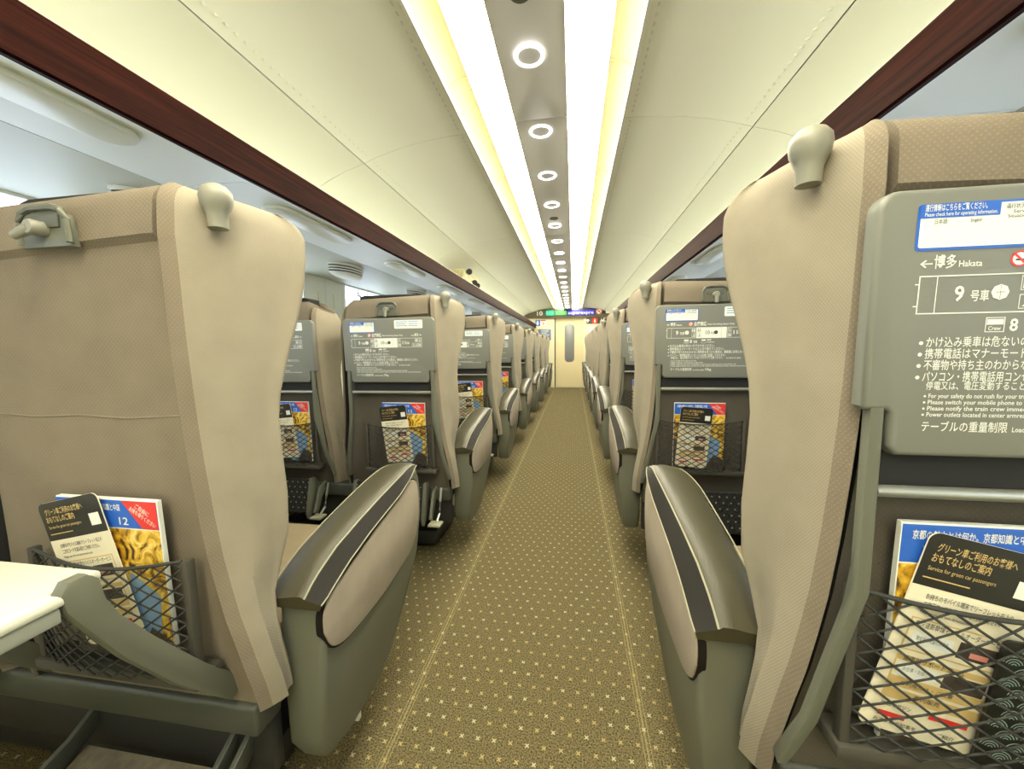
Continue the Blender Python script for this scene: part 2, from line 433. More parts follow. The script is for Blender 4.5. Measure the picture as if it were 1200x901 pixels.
for k in range(20):
    y = 1.42 + .47 * k
    if y > 10.3: break
    t = empty('ring_light', (-.008, y, 2.085))
    tag(t, 'round glowing ring downlight in the ceiling spine, %s from the front' % ORD[k], 'ceiling light', 'ring downlights along the ceiling spine')
    MB().tube([(.0475 * math.cos(a), .0475 * math.sin(a), -.003) for a in [2 * PI * i / 32 for i in range(32)]], .0043, 'ring', closed=True).build('ring_diffuser', t)
    MB().revolve([(.001, -.003), (.040, -.003), (.042, 0.)], 'spine', n=32).build('centre_disc', t)
for k, y in enumerate((1.18, 3.12)):
    t = MB().revolve([(.001, -.006), (.03, -.006), (.034, -.002), (.034, 0)], 'shell', n=24).build('smoke_detector', loc=(-.008, y, 2.085))
    tag(t, 'small grey ceiling disc on the spine, ' + ('at the top edge of the photo' if k == 0 else 'between the fourth and fifth ring lights'), 'smoke detector')

# walls and windows
WZ0, WZ1 = .86, 1.60
wins = [.49 + PITCH * k for k in range(-2, 9)]
wins = [(a, a + .74) for a in wins if a > Y0 and a + .74 < Y1 - .1]
nw = 0
for s, side in ((-1, 'left'), (1, 'right')):
    mb = MB(); x0, x1 = sorted((s * HW, s * (HW + .07)))
    mb.box((x0, Y0, 0), (x1, Y1, WZ0), 'wall'); mb.box((x0, Y0, WZ1), (x1, Y1, 2.27), 'wall')
    ys = [Y0] + [v for w in wins for v in w] + [Y1]
    for a, b in zip(ys[::2], ys[1::2]):
        mb.box((x0, a, WZ0), (x1, b, WZ1), 'wall')
        m_ = (a + b) / 2
        if b - a > .3:
            xi = s * HW
            mb.box((min(xi, xi - s * .002), m_ - .002, WZ0), (max(xi, xi - s * .002), m_ + .002, WZ1), 'spine')
            for yy in (m_ - .09, m_ + .09):
                mb.box((min(xi, xi - s * .006), yy - .004, 1.40), (max(xi, xi - s * .006), yy + .004, 1.50), 'cream', .001)
    struct(mb.build('wall_' + side))
    for a, b in wins:
        nw += 1
        fr = MB(); xf0, xf1 = sorted((s * (HW - .006), s * (HW + .02)))
        w = .025
        fr.box((xf0, a - .01, WZ0 - .01), (xf1, b + .01, WZ0 + w), 'ceil', .004); fr.box((xf0, a - .01, WZ1 - w * .3), (xf1, b + .01, WZ1 + .005), 'ceil', .002)
        fr.box((xf0, a - .01, WZ0), (xf1, a + w, WZ1), 'ceil', .004); fr.box((xf0, b - w, WZ0), (xf1, b + .01, WZ1), 'ceil', .004)
        o = struct(fr.build('window_%d' % nw))
        g0, g1 = sorted((s * (HW + .030), s * (HW + .036)))
        MB().box((g0, a, WZ0), (g1, b, WZ1), 'glass').build('glass_pane', o)
        if s < 0 and abs(a - 2.85) < .02:
            tm = MB().text('6L', 0, 0, .062, 0, 'inkd', bold=.045); tm.rect(.14, .0, .30, .016, 0, 'inkd'); tm.rect(.15, .03, .18, .042, 0, 'inkd')
            tm.xform(Matrix.Rotation(PI / 2, 4, 'Z'))
            tm.build('window_sticker', o, loc=(-(HW + .028), 3.10, 1.540))
struct(MB().box((-HW - .07, Y0 - .08, 0), (HW + .07, Y0, 2.3), 'endwall').build('wall_back'))

# luggage racks
def rack(s):
    t = empty('luggage_rack', (s * 1.2, 4.7, 1.6))
    tag(t, 'long overhead luggage rack with dark wood edge on the %s side' % ('left' if s < 0 else 'right'), 'luggage rack')
    L = (-s * 1.2, -4.7, -1.6)
    e = MB(); P = [(s * .842, 1.612), (s * .848, 1.608), (s * .862, 1.610), (s * .862, 1.716), (s * .846, 1.716), (s * .842, 1.709)]
    e.prism(P, 'y', Y0, Y1 - .12, 'wood'); e.move(L).build('wooden_edge', t)
    c = MB().box((min(s * .848, s * .864), Y0, 1.716), (max(s * .848, s * .864), Y1 - .12, 1.720), 'piping'); c.move(L).build('edge_trim', t)
    sh = MB().box((min(s * .862, s * 1.62), Y0, 1.655), (max(s * .862, s * 1.62), Y1, 1.665), 'under'); sh.move(L).build('rack_shelf', t)
    u = MB()
    uy = [Y0] + [1.13 + PITCH * k for k in range(-2, 8)] + [Y1]
    for a, b in zip(uy, uy[1:]):
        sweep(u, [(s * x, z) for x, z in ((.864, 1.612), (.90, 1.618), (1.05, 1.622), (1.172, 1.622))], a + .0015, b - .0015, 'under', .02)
    sweep(u, [(s * x, z) for x, z in ((1.176, 1.622), (1.35, 1.622), (1.52, 1.612), (1.655, 1.604))], Y0, Y1, 'undershade', .02)
    u.move(L).build('underside_panel', t)
    for k in range(-2, 10):
        y1 = .87 + .94 * k
        P = rpoly(-.052, -.25, .052, .25, .05)
        q = MB(); q.prism([(p[0], p[1]) for p in P], 'z', -.016, 0, 'lens', .005)
        q.move((s * .965, y1 - .25, 1.620)).move(L); q.build('reading_light', t)
    for k in range(-1, 8):
        yc = 1.24 + 1.13 * k
        v = MB(); h = MB()
        def dee(a, b, n=14): return [(-s * b * math.sin(PI * i / n), a * math.cos(PI * i / n)) for i in range(n + 1)]
        h.prism(dee(.155, .095), 'z', -.050, .0, 'black')
        for z0, z1, k_ in ((-.012, .002, 1.), (-.0285, -.0205, 1.0), (-.044, -.036, .97)): v.prism(dee(.165 * k_, .105 * k_), 'z', z0, z1, 'ceil', .002)
        v.loft([[(p[0], p[1], z) for p in dee(.165 * q, .105 * q)] for z, q in ((-.0515, .93), (-.0525, .94), (-.060, .90), (-.068, .78), (-.074, .58), (-.077, .3))], 'ceil')
        for q in (v, h): q.move((s * 1.345, yc, 1.622)).move(L)
        vo = v.build('air_vent', t); h.build('vent_slot', vo)
    return t
rack(-1); rack(1)

# end wall, door, header
ye = Y1
ew = MB(); DX, DW, DT = .04, .385, 1.865
ew.box((-HW - .07, ye, 0), (DX - DW, ye + .1, 2.3), 'endwall'); ew.box((DX + DW, ye, 0), (HW + .07, ye + .1, 2.3), 'endwall')
ew.box((DX - DW, ye, DT), (DX + DW, ye + .1, 2.3), 'endwall')
struct(ew.build('wall_end'))
d = struct(MB().box((DX - DW + .01, ye + .05, .004), (DX + DW + .04, ye + .09, DT + .02), 'door').build('door_1'))
struct(MB().box((DX - DW - .012, ye - .004, 0), (DX - DW + .012, ye + .098, DT), 'groove').build('trim_1'))
struct(MB().box((DX + DW - .006, ye - .004, 0), (DX + DW + .006, ye + .04, DT), 'spine').build('trim_2'))
struct(MB().box((DX - DW, ye - .02, 0), (DX + DW, ye + .05, .012), 'metal').build('trim_3'))
MB().prism(rpoly(DX - .128, .69, DX + .128, 1.70, .10), 'y', ye + .043, ye + .055, 'doorglass', .003).build('door_window', d)
hd = MB()
P = [(-1.20, 1.865), (1.20, 1.865), (1.34, 1.93)] + [(x, 2.125 - .14 * (abs(x) / 1.3) ** 2.2) for x in [1.3 - .13 * i for i in range(21)]] + [(-1.34, 1.93)]
hd.prism(P, 'y', ye - .07, ye, 'header', .006)
hdo = hd.build('header_panel'); hdo['kind'] = 'structure'; hdo.name = 'trim_4'
yh = ye - .07
t = empty('led_display', (.05, yh, 1.915)); tag(t, 'dark destination display with green and blue lit lettering above the door', 'display')
MB().prism(rpoly(-.65, 0, .65, .165, .03), 'y', -.012, 0, 'ledbg', .003).build('housing', t)
q = MB(); q.rrect(-.635, .015, -.41, .15, .03, -.0135, 'ledteal'); q.text('のぞみ', -.61, .055, .06, -.0145, 'ledgreen', w=.175); q.build('service_name', t)
q = MB(); q.rect(-.40, .012, -.085, .153, -.0135, 'ledgreend'); q.text('X0081', -.385, .03, .10, -.0145, 'ledgreen', w=.285, bold=.01); q.build('train_number', t)
q = MB(); q.rrect(-.07, .012, .64, .153, .03, -.0135, 'ledblue'); q.text('superexpre', -.04, .04, .08, -.0145, 'ledpale', w=.65, bold=.01); q.build('scrolling_text', t)
t = MB().text('10', 0, 0, .115, -.003, 'ink', w=.15, bold=.015).build('car_number', loc=(-.82, yh, 1.94)); tag(t, 'white car number 10 on the brown header left of the display', 'car number')
def disc_thing(name, parts, loc, label, cat):
    q = MB()
    for p in parts: p(q)
    return tag(q.build(name, loc=loc), label, cat)
ns = MB().revolve([(.075, 0), (.075, -.006), (.001, -.006)], 'pink', axis='y'); ns.disc(0, 0, .055, -.0065, 'paper'); ns.rect(-.03, -.01, .03, .01, -.007, 'inkd')
ns.quad([(-.045, -.0075, .03), (-.03, -.0075, .045), (.045, -.0075, -.03), (.03, -.0075, -.045)], 'red')
tag(ns.build('no_smoking_sign', loc=(.80, yh, 2.01)), 'round pink no smoking sign on the header right of the display', 'sign')
t = empty('security_camera', (1.05, yh, 1.985)); tag(t, 'white dome security camera on a bar at the right end of the header', 'camera')
MB().box((-.17, -.03, -.03), (-.09, 0, .03), 'black', .004).build('sensor', t)
MB().box((-.08, -.05, -.035), (.14, 0, .04), 'paper', .01).build('camera_body', t)
MB().revolve([(.001, -.12), (.03, -.115), (.06, -.09), (.075, -.05), (.075, 0)], 'knob', c=(.16, 0, .01), axis='y').build('camera_dome', t)

yw = ye
t = MB().box((-.145, -.006, -.085), (.145, 0, .085), 'paper', .002); t.rect(-.14, -.08, -.01, .08, -.007, 'blue'); t.rect(.0, .05, .14, .08, -.007, 'red')
t.disc(-.08, .035, .025, -.008, 'paper'); t.quad([(-.12, -.008, .015), (-.04, -.008, .015), (-.065, -.008, -.06), (-.095, -.008, -.06)], 'paper'); t.rect(.05, -.05, .10, .02, -.007, 'pink')
tag(t.build('notice_sign', loc=(-.73, yw, 1.745)), 'small blue and white notice on the end wall left of the door', 'sign')
t = MB().box((-.25, -.012, -.14), (.25, 0, .16), 'board', .004)
for i in range(6):
    z = .12 - i * .04
    t.rect(-.02, z, .20 - .03 * (i % 3), z + .010, -.013, 'ink')
t.rrect(-.20, .09, -.10, .17, .02, -.013, 'gold'); t.rect(-.22, -.10, -.06, .05, -.013, 'blue')
tag(t.build('information_board', loc=(-.70, yw, 1.42)), 'dark blue information board on the end wall left of the door', 'sign')
t = MB().box((-.215, -.008, -.078), (.215, 0, .078), 'inkd', .002); t.rect(-.072, -.076, .072, .076, -.009, 'red')
t.quad([(-.18, -.009, .05), (-.23, -.009, 0), (-.13, -.009, 0)][::-1], 'ink'); t.rect(-.19, -.05, -.17, .01, -.009, 'ink')
t.disc(0, .04, .016, -.010, 'ink', 12); t.rect(-.02, -.05, .02, .02, -.010, 'ink')
t.disc(.17, .045, .014, -.009, 'ink', 12); t.rect(.155, -.01, .18, .028, -.009, 'ink'); t.tube([(.17 + .035 * math.cos(a), -.010, -.02 + .035 * math.sin(a)) for a in [PI * .8 + k * PI * 1.2 / 10 for k in range(11)]], .005, 'ink', 5)
tag(t.build('direction_sign', loc=(.70, yw, 1.775)), 'dark and red sign with arrow and pictograms right of the door', 'sign')
t = MB().box((-.14, -.010, -.15), (.14, 0, .15), 'paper', .003); t.rect(-.02, .04, .12, .12, -.011, 'inkd'); t.rect(-.12, -.13, -.02, .0, -.011, 'greenp'); t.rect(.02, -.12, .12, -.02, -.011, 'inkd')
tag(t.build('poster', loc=(.70, yw, 1.47)), 'pale poster with dark pictures on the end wall right of the door', 'poster')

# suitcase on the left rack
sx0, sx1, sy0, sy1, sz0, sz1 = -1.25, -.925, 3.82, 4.42, 1.666, 1.885
t = empty('suitcase', ((sx0 + sx1) / 2, (sy0 + sy1) / 2, sz0)); tag(t, 'cream ribbed hard shell suitcase with black wheels lying on the left luggage rack', 'suitcase')
L = (-(sx0 + sx1) / 2, -(sy0 + sy1) / 2, -sz0)
q = MB().box((sx0, sy0, sz0 + .004), (sx1, sy1, sz1), 'suit', .035, 4)
for k in range(9):
    x = sx0 + .04 + k * .03
    q.box((x, sy0 - .005, sz0 + .03), (x + .014, sy1 + .005, sz1 - .03), 'suit', .003)
for k in range(14):
    y = sy0 + .06 + k * .036
    q.box((sx1 - .004, y, sz0 + .03), (sx1 + .006, y + .014, sz1 - .03), 'suit', .003)
q.move(L).build('shell', t)
q = MB().box((sx0 - .002, sy0 - .007, sz0 + .102), (sx1 + .008, sy1 + .007, sz0 + .116), 'gold', .002); q.move(L).build('zip_band', t)
for y, z in ((sy0 + .035, sz1 - .030), (sy0 + .25, sz0 + .115), (sy0 + .36, sz0 + .10), (sy1 - .05, sz0 + .05)):
    q = MB().revolve([(.001, -.012), (.026, -.012), (.03, -.006), (.03, .006), (.026, .012), (.001, .012)], 'black', c=(sx1 + .03, y, z), axis='y'); q.box((sx1, y - .018, z - .014), (sx1 + .03, y + .018, z + .014), 'black', .004)
    q.move(L).build('wheel', t)

# ------------------------------------------------------------------ seats
# seat-space: u = away from the window (towards the aisle) from the middle of the pair, y forward, z up
UC = .305                      # each seat's middle
REAR = [(.36, .600), (.50, .572), (.60, .560), (.72, .552), (.90, .542), (1.10, .536), (1.25, .536), (1.33, .548)]
#        z   panel half width, corner half width, wing half width aisle, wing depth, front depth
SECT = [(.36, .280, .298, .300, .06, .08), (.45, .282, .300, .302, .065, .08), (.52, .272, .292, .294, .070, .09), (.60, .256, .277, .283, .080, .10), (.66, .245, .268, .295, .098, .12), (.72, .238, .260, .311, .112, .13),
        (.80, .232, .254, .312, .115, .13), (.97, .228, .246, .303, .120, .12), (1.08, .224, .244, .315, .150, .12), (1.18, .220, .242, .328, .180, .13),
        (1.26, .216, .240, .334, .195, .14), (1.34, .212, .232, .326, .185, .15)]
ZL = [.392, .42, .45, .50, .55, .60, .66, .72, .80, .88, .95, 1.0, 1.05, 1.10, 1.15, 1.19, 1.22, 1.235, 1.245, 1.26, 1.28, 1.30, 1.312, 1.322, 1.329, 1.333, 1.335]
def backrest(aisle, dark=True):
    """aisle: the +u side carries the big wing; the other side a small one"""
    secs = []; mats = None
    for z in ZL:
        ry = table(REAR, z)[0]; pw, cw, ww, fy, fc = [(a + 2 * b + c) / 4 for a, b, c in zip(table(SECT, z - .04), table(SECT, z), table(SECT, z + .04))]
        o = 0.
        if z > 1.295: o = .036 * (1 - math.sqrt(max(0, 1 - ((z - 1.295) / .0405) ** 2)))
        rec = .010 * sstep((1.245 - z) / .01)
        def half(big):
            W = ww if big else min(ww, cw + .035)
            C = cw if big else min(cw, .275)
            p = min(pw, C - .03)
            a = [(p - .02, ry + rec + o), (p, ry + rec + o), (p + .001, ry + .034 + o), (p + .010, ry + .034 + o), (p + .012, ry - .001 + o), (p + .016, ry - .006 + o)]
            b = crom([(p + .016, ry - .006 + o), (C - o * .4, ry + .010 + o), (C + .014 - o * .6, ry + .035 + o), (lerp(C, W, .42) + .006 - o * .7, ry + .5 * fy), (lerp(C, W, .80) - o * .8, ry + .85 * fy - o * .3),
                      (W - o, ry + fy - o), (W - .016 - o, ry + fy + .012 - o), (W - .05 - o, ry + fy + .004 - o), (W - .12, min(ry + fc + .01, ry + fy + .004) - o)], 4)[1:]
            return a + [tuple(q) for q in [(v[0], v[1]) for v in [Vector((w.x, w.y)) for w in [Vector(x) for x in b]]]]
        h1 = half(aisle); h2 = half(False)
        ring = [(u, y) for u, y in h1] + [(-u, y) for u, y in h2[::-1]]
        n1 = len(h1)
        out = []
        for i, (u, y) in enumerate(ring):
            big = aisle and u > 0
            au = abs(u)
            dr = .022 * max(0, (au - .22) / .11) ** 1.5 if big else .13 * max(0, (au - .14) / .14) ** 2
            out.append((u, y, z - dr * sstep((z - .98) / .30)))
        secs.append(out)
    n = len(secs[0])
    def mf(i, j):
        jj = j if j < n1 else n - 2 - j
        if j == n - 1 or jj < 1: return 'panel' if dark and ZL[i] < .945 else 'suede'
        if jj in (1, 2, 3): return 'groove' if ZL[i] < 1.22 else 'suede'
        if jj < 9: return 'suede'
        return 'weave'
    mb = MB()
    # crom works on 3-vectors
    mb.loft(secs, 'weave', mf=mf)
    return mb
_crom = crom
def crom(pts, n=4): return _crom([(p[0], p[1], 0) if len(p) == 2 else p for p in pts], n)

def knob_mesh():
    return MB().revolve([(.001, .0), (.015, .0), (.016, .022), (.019, .030), (.0235, .040), (.0250, .050), (.0235, .060), (.017, .068), (.008, .0725), (.001, .073)], 'knob', n=20)
def arm_parts():
    """aisle armrest in seat-space (outer face at u=.672)"""
    out = {}
    prof = [(.668, .555), (.664, .40), (.668, .235), (.70, .175), (.78, .150), (.92, .150), (1.00, .185), (1.085, .305), (1.155, .42), (1.190, .53), (1.195, .60), (1.185, .66), (1.165, .69), (1.12, .693), (1.0, .660), (.85, .613), (.75, .582)]
    sh = MB().prism(prof, 'x', .572, .672, 'shell', .014, 3)
    sh.warp(lambda u, y, z: (u - (.028 * sstep((.42 - z) / .28) if u > .62 else 0), y, z))
    out['arm_shell'] = sh
    ins = [(.668, .50), (.668, .530), (.678, .552), (.71, .570), (.85, .607), (1.0, .640), (1.07, .664), (1.115, .668), (1.150, .650), (1.163, .60), (1.160, .545), (1.14, .49), (1.10, .455), (1.03, .437), (.92, .425), (.80, .425), (.73, .433), (.69, .455)]
    i_ = [Vector((a, b, 0)) for a, b in ins]; i_ = crom(i_ + [i_[0]], 3)[:-1]
    ins_ = [(p.x, p.y) for p in i_]
    nI = len(ins_); big = []
    for i in range(nI):
        tx, tz_ = ins_[(i + 1) % nI][0] - ins_[i - 1][0], ins_[(i + 1) % nI][1] - ins_[i - 1][1]; ll = math.hypot(tx, tz_) or 1
        big.append((ins_[i][0] - tz_ / ll * .004, ins_[i][1] + tx / ll * .004))
    out['inset_panel'] = MB().prism(ins_, 'x', .660, .6775, 'inset', .004)
    out['inset_panel'].prism(big, 'x', .660, .6735, 'leatherd')
    # padded top: dark side band, leather top, pale piping along both edges
    TT = [(.652, .585, .572), (.672, .600, .576), (.70, .616, .588), (.76, .640, .609), (.85, .661, .631), (.95, .680, .648), (1.02, .692, .660), (1.08, .702, .679), (1.12, .709, .697), (1.145, .710, .703), (1.165, .706, .701)]
    secs = []; oe = []; ie = []; le = []
    for k in range(25):
        t = k / 24; y = lerp(.652, 1.165, t)
        tz, lz = table(TT, y)
        wo = lerp(.646, .664, t); wl = .684 - .012 * max(0, (t - .85) / .15) ** 2; wi = .556 + .040 * max(0, (t - .75) / .25) ** 2
        hi = tz - .010 * (1 - max(0, (t - .8) / .2)); bz = lz - .012
        cr_ = .008 * sstep(t / .15) * (1 - .6 * t ** 6)
        secs.append([(wi, y, bz), (wi - .001, y, max(bz + .002, hi - .012)), (wi + .006, y, hi), (wi + .025, y, lerp(hi, tz, .3) + cr_), ((wi + wo) / 2, y, lerp(hi, tz, .6) + cr_), (wo - .025, y, tz + cr_ * .8), (wo - .006, y, tz + .001), (wo, y, tz - .004), (wl, y, lz), (wl - .004, y, bz)])
        oe.append((wo + .0005, y, tz - .003)); ie.append((wi, y, hi - .003)); le.append((wl, y, lz))
    pad = MB().loft(secs, 'leather', mf=lambda i, j: 'leatherd' if j in (7, 8, 9) else 'leather')
    out['arm_pad'] = pad
    pp = MB().tube(oe, .0020, 'piping', 6)
    pp.tube(le, .0015, 'piping', 6)
    pp.tube(ie, .0016, 'piping', 6)
    out['piping'] = pp
    return out
def net_mesh(u0, u1, z0, z1, y0):
    """diamond net with a sagging top cord, bulging backwards"""
    mb = MB()
    def top(u): t = (u - u0) / (u1 - u0); return z1 - .026 * 4 * t * (1 - t) * .6
    def yy(u, z):
        t = (u - u0) / (u1 - u0); k = (z - z0) / (z1 - z0)
        return y0 - .004 - .032 * math.sin(PI * min(1, max(0, t))) * (.35 + .65 * math.sin(PI * min(1, max(0, .15 + k * .8))))
    dz = .0265; du = (u1 - u0) / 9 * 1.0
    nz = int((z1 - z0) / (dz / 2)) + 1
    def P(i, j):
        u = u0 + i * du / 2; t = (u - u0) / (u1 - u0)
        z = z0 + (j / nz) * (top(min(max(u, u0), u1)) - z0)
        return (u, yy(u, z), z)
    ni = 18
    for i in range(ni):
        for j in range(nz):
            if (i + j) % 2 == 0: a, b = P(i, j), P(i + 1, j + 1)
            else: a, b = P(i + 1, j), P(i, j + 1)
            mb.tube([a, b], .0017, 'net', 4)
    us = [u0 + (u1 - u0) * k / 20 for k in range(21)]
    mb.tube([(u, yy(u, top(u)), top(u)) for u in us], .003, 'net', 6)
    return mb

TW = .228
def tray_mesh():
    """stowed tray seen from behind; x centred, face at y=0, z from 0 (bottom) to .30"""
    H_ = .302; mb = MB(); nb = .055
    poly = []
    r = .022
    for cx, cz, a in ((TW - r, H_ - r, 0), (-TW + r, H_ - r, PI / 2)):
        poly += [(cx + r * math.cos(a + k * PI / 12), cz + r * math.sin(a + k * PI / 12)) for k in range(7)]
    poly += [(-TW + .002, nb + .004), (-TW + .006, nb), (-.200, nb), (-.196, nb - .004), (-.196, .012), (-.186, 0), (.186, 0), (.196, .012), (.196, nb - .004), (.200, nb), (TW - .006, nb), (TW - .002, nb + .004)]
    mb.prism(poly, 'y', 0, .024, 'tray', .006, 3)
    e = -.0006
    X = lambda a: -TW + a * 2 * TW
    Z = lambda b: H_ * (1 - b)
    S = 2 * TW
    return mb, X, Z, e
def tray_print(X, Z, e):
    p = MB()
    def T(s, a, b, h, a2=None, m='ink', bold=.012): p.text(s, X(a), Z(b), h, e, m, w=None if a2 is None else X(a2) - X(a), bold=bold)
    T('←', .098, .283, .0095, .125); T('博多', .128, .283, .0115, .175); T('Hakata', .18, .283, .0068, .228)
    p.disc(X(.302), Z(.263), .0085, e, 'red'); p.disc(X(.302), Z(.263), .0066, e * 1.5, 'paper')
    p.quad([(X(.302) - .006, e * 2, Z(.263) + .0045), (X(.302) - .0045, e * 2, Z(.263) + .006), (X(.302) + .006, e * 2, Z(.263) - .0045), (X(.302) + .0045, e * 2, Z(.263) - .006)][::-1], 'red')
    p.rect(X(.302) - .004, Z(.263) - .002, X(.302) + .004, Z(.263) + .000, e * 1.8, 'inkd')
    T('全席禁煙', .328, .283, .0125, .435, bold=.02); T('Non-Smoking Seats Only', .445, .278, .0065, .668)
    T('Tokyo', .755, .283, .0062, .787); T('東京', .79, .283, .0105, .835); T('→', .84, .283, .0095, .867)
    w = .0013
    p.outline(X(.10), Z(.452), X(.345), Z(.312), w, e, 'ink'); p.rect(X(.138), Z(.452), X(.138) + w * .7, Z(.312), e, 'ink')
    p.rect(X(.092), Z(.345), X(.10), Z(.345) + w, e, 'ink'); p.rect(X(.092), Z(.425), X(.10), Z(.425) + w, e, 'ink')
    T('9', .178, .405, .0165, .198, bold=.02); T('号車', .212, .405, .0095, .25); p.disc(X(.272), Z(.378), .0085, e, 'ink', 8)
    p.rect(X(.262), Z(.379), X(.282), Z(.379) + .0006, e * 1.5, 'tray'); p.rect(X(.2715), Z(.402), X(.2725), Z(.352), e * 1.5, 'tray')
    def icon(a, b, k, m='ink'):
        x, z = X(a), Z(b)
        p.outline(x, z - .0155, x + .0135, z, .0007, e, m)
        if k == 0:
            for q in (.0038, .0095): p.disc(x + q, z - .0035, .0016, e, m, 8); p.rect(x + q - .0018, z - .0135, x + q + .0018, z - .0056, e, m)
        elif k == 1:
            p.disc(x + .0085, z - .0035, .0016, e, m, 8); p.quad([(x + .003, e, z - .013), (x + .011, e, z - .013), (x + .010, e, z - .006)], m)
        else:
            p.disc(x + .006, z - .0035, .0016, e, m, 8); p.rect(x + .0045, z - .010, x + .0075, z - .0056, e, m); p.rect(x + .0045, z - .0135, x + .0105, z - .0115, e, m)
    icon(.312, .322, 0); icon(.312, .388, 1)
    p.rect(X(.352), Z(.455), X(.606), Z(.309), e, 'paper')
    for k, b in ((0, .322), (1, .388)): icon(.36, b, k, 'inkd')
    p.rect(X(.56), Z(.452), X(.561), Z(.312), e * 1.5, 'inkd')
    p.text('10', X(.43), Z(.402), .0150, e * 1.6, 'inkd', w=.016, bold=.008); p.text('号車', X(.472), Z(.402), .0085, e * 1.6, 'inkd', w=.016); p.disc(X(.517), Z(.378), .0075, e * 1.6, 'inkd', 12)
    p.outline(X(.612), Z(.452), X(.868), Z(.312), w, e, 'ink')
    for b, k in ((.322, 2), (.388, 0)): icon(.617, b, k)
    T('11', .662, .405, .0150, .695, bold=.02); T('号車', .702, .405, .0085, .735)
    for a, b, k in ((.795, .322, 0), (.828, .322, 1), (.763, .388, 2), (.795, .388, 1), (.828, .388, 0)): icon(a, b, k)
    p.outline(X(.25), Z(.522), X(.29), Z(.468), .0008, e, 'ink'); p.rect(X(.253), Z(.495), X(.287), Z(.475), e, 'ink'); T('Crew', .257, .515, .0045, .283)
    T('8', .30, .518, .0135, .317, bold=.02); T('号車', .33, .518, .0085, .362)
    p.outline(X(.398), Z(.522), X(.435), Z(.468), .0008, e, 'ink'); p.rect(X(.402), Z(.492), X(.431), Z(.475), e, 'ink'); T('車掌室', .445, .49, .0060, .48); T('Conductor', .445, .515, .005, .51)
    B = [('かけ込み乗車は危ないのでおやめください。', .572, .51), ('携帯電話はマナーモードなどに切り替えてください。', .615, .59), ('不審物や持ち主のわからない荷物等を見つけた場合は、乗務員にお知らせください。', .658, .82), ('パソコン・携帯電話用コンセントは全席に設置しております。', .702, .605)]
    for s, b, a2 in B: p.disc(X(.119), Z(b) + .0038, .0022, e, 'ink', 10); T(s, .13, b, .0092, a2, bold=.005)
    T('停電又は、電圧変動することがありますのでご注意ください。', .14, .734, .0076, .585, bold=.004); T('AC100V 2A 60Hz', .61, .734, .0052, .735)
    Eg = [('For your safety do not rush for your train.', .768, .365), ('Please switch your mobile phone to silent mode.', .792, .42), ('Please notify the train crew immediately if you find any suspicious items on board the train.', .816, .70), ('Power outlets located in center armrest, for use with computers and mobile phones. Please note there may be power fluctuations.', .840, .845)]
    for s, b, a2 in Eg: p.disc(X(.14), Z(b) + .002, .0013, e, 'ink', 8); T(s, .148, b, .0052, a2, bold=.01)
    T('テーブルの重量制限', .14, .895, .0095, .325, bold=.006); T('Load limit (table)', .335, .895, .0058, .43); T('10kg', .44, .895, .0098, .49, bold=.014)
    return p
def tray_sticker(X, Z, e):
    p = MB()
    p.rrect(X(.083), Z(.222), X(.365), Z(.058), .004, e, 'blue'); p.rrect(X(.089), Z(.212), X(.359), Z(.066), .0025, e * 1.6, 'paper')
    p.rect(X(.086), Z(.108), X(.25), Z(.062), e * 2.2, 'blue')
    p.text('運行情報はこちらをご覧ください。', X(.096), Z(.083), .0058, e * 2.8, 'ink', w=X(.222) - X(.096), bold=.012)
    p.text('Please check here for operating information.', X(.096), Z(.102), .0042, e * 2.8, 'ink', w=X(.244) - X(.096), bold=.008)
    p.text('日本語', X(.118), Z(.128), .0042, e * 2.8, 'inkd'); p.text('English', X(.192), Z(.128), .0040, e * 2.8, 'inkd')
    p.text('運行状況・運行情報', X(.26), Z(.088), .0042, e * 2.8, 'inkd', w=X(.345) - X(.26)); p.text('Service status', X(.275), Z(.105), .0036, e * 2.8, 'inkd', w=X(.345) - X(.275)); p.text('Situation actuelle', X(.265), Z(.120), .0036, e * 2.8, 'inkd', w=X(.348) - X(.265))
    return p
def tray_sticker2(X, Z, e):
    p = MB(); p.rrect(X(.58), Z(.168), X(.882), Z(.04), .005, e, 'paper')
    for k in range(3):
        p.rect(X(.60), Z(.072 + .03 * k) , X(.72 - .02 * (k % 2)), Z(.072 + .03 * k) + .0035, e * 1.6, 'sky'); p.rect(X(.735), Z(.072 + .03 * k), X(.83), Z(.072 + .03 * k) + .0035, e * 1.6, 'sky')
    return p
_tm, TX, TZ, TE = tray_mesh()
TRAY = _tm.mesh('tray_table'); PRINT = tray_print(TX, TZ, TE).mesh('printed_notice'); STK = tray_sticker(TX, TZ, TE).mesh('information_sticker'); STK2 = tray_sticker2(TX, TZ, TE).mesh('white_sticker')
def link(name, me, parent, loc=(0, 0, 0), rot=None):
    o = bpy.data.objects.new(name, me); COL.objects.link(o); o.parent = parent; o.location = loc
    if rot: o.rotation_euler = rot
    return o

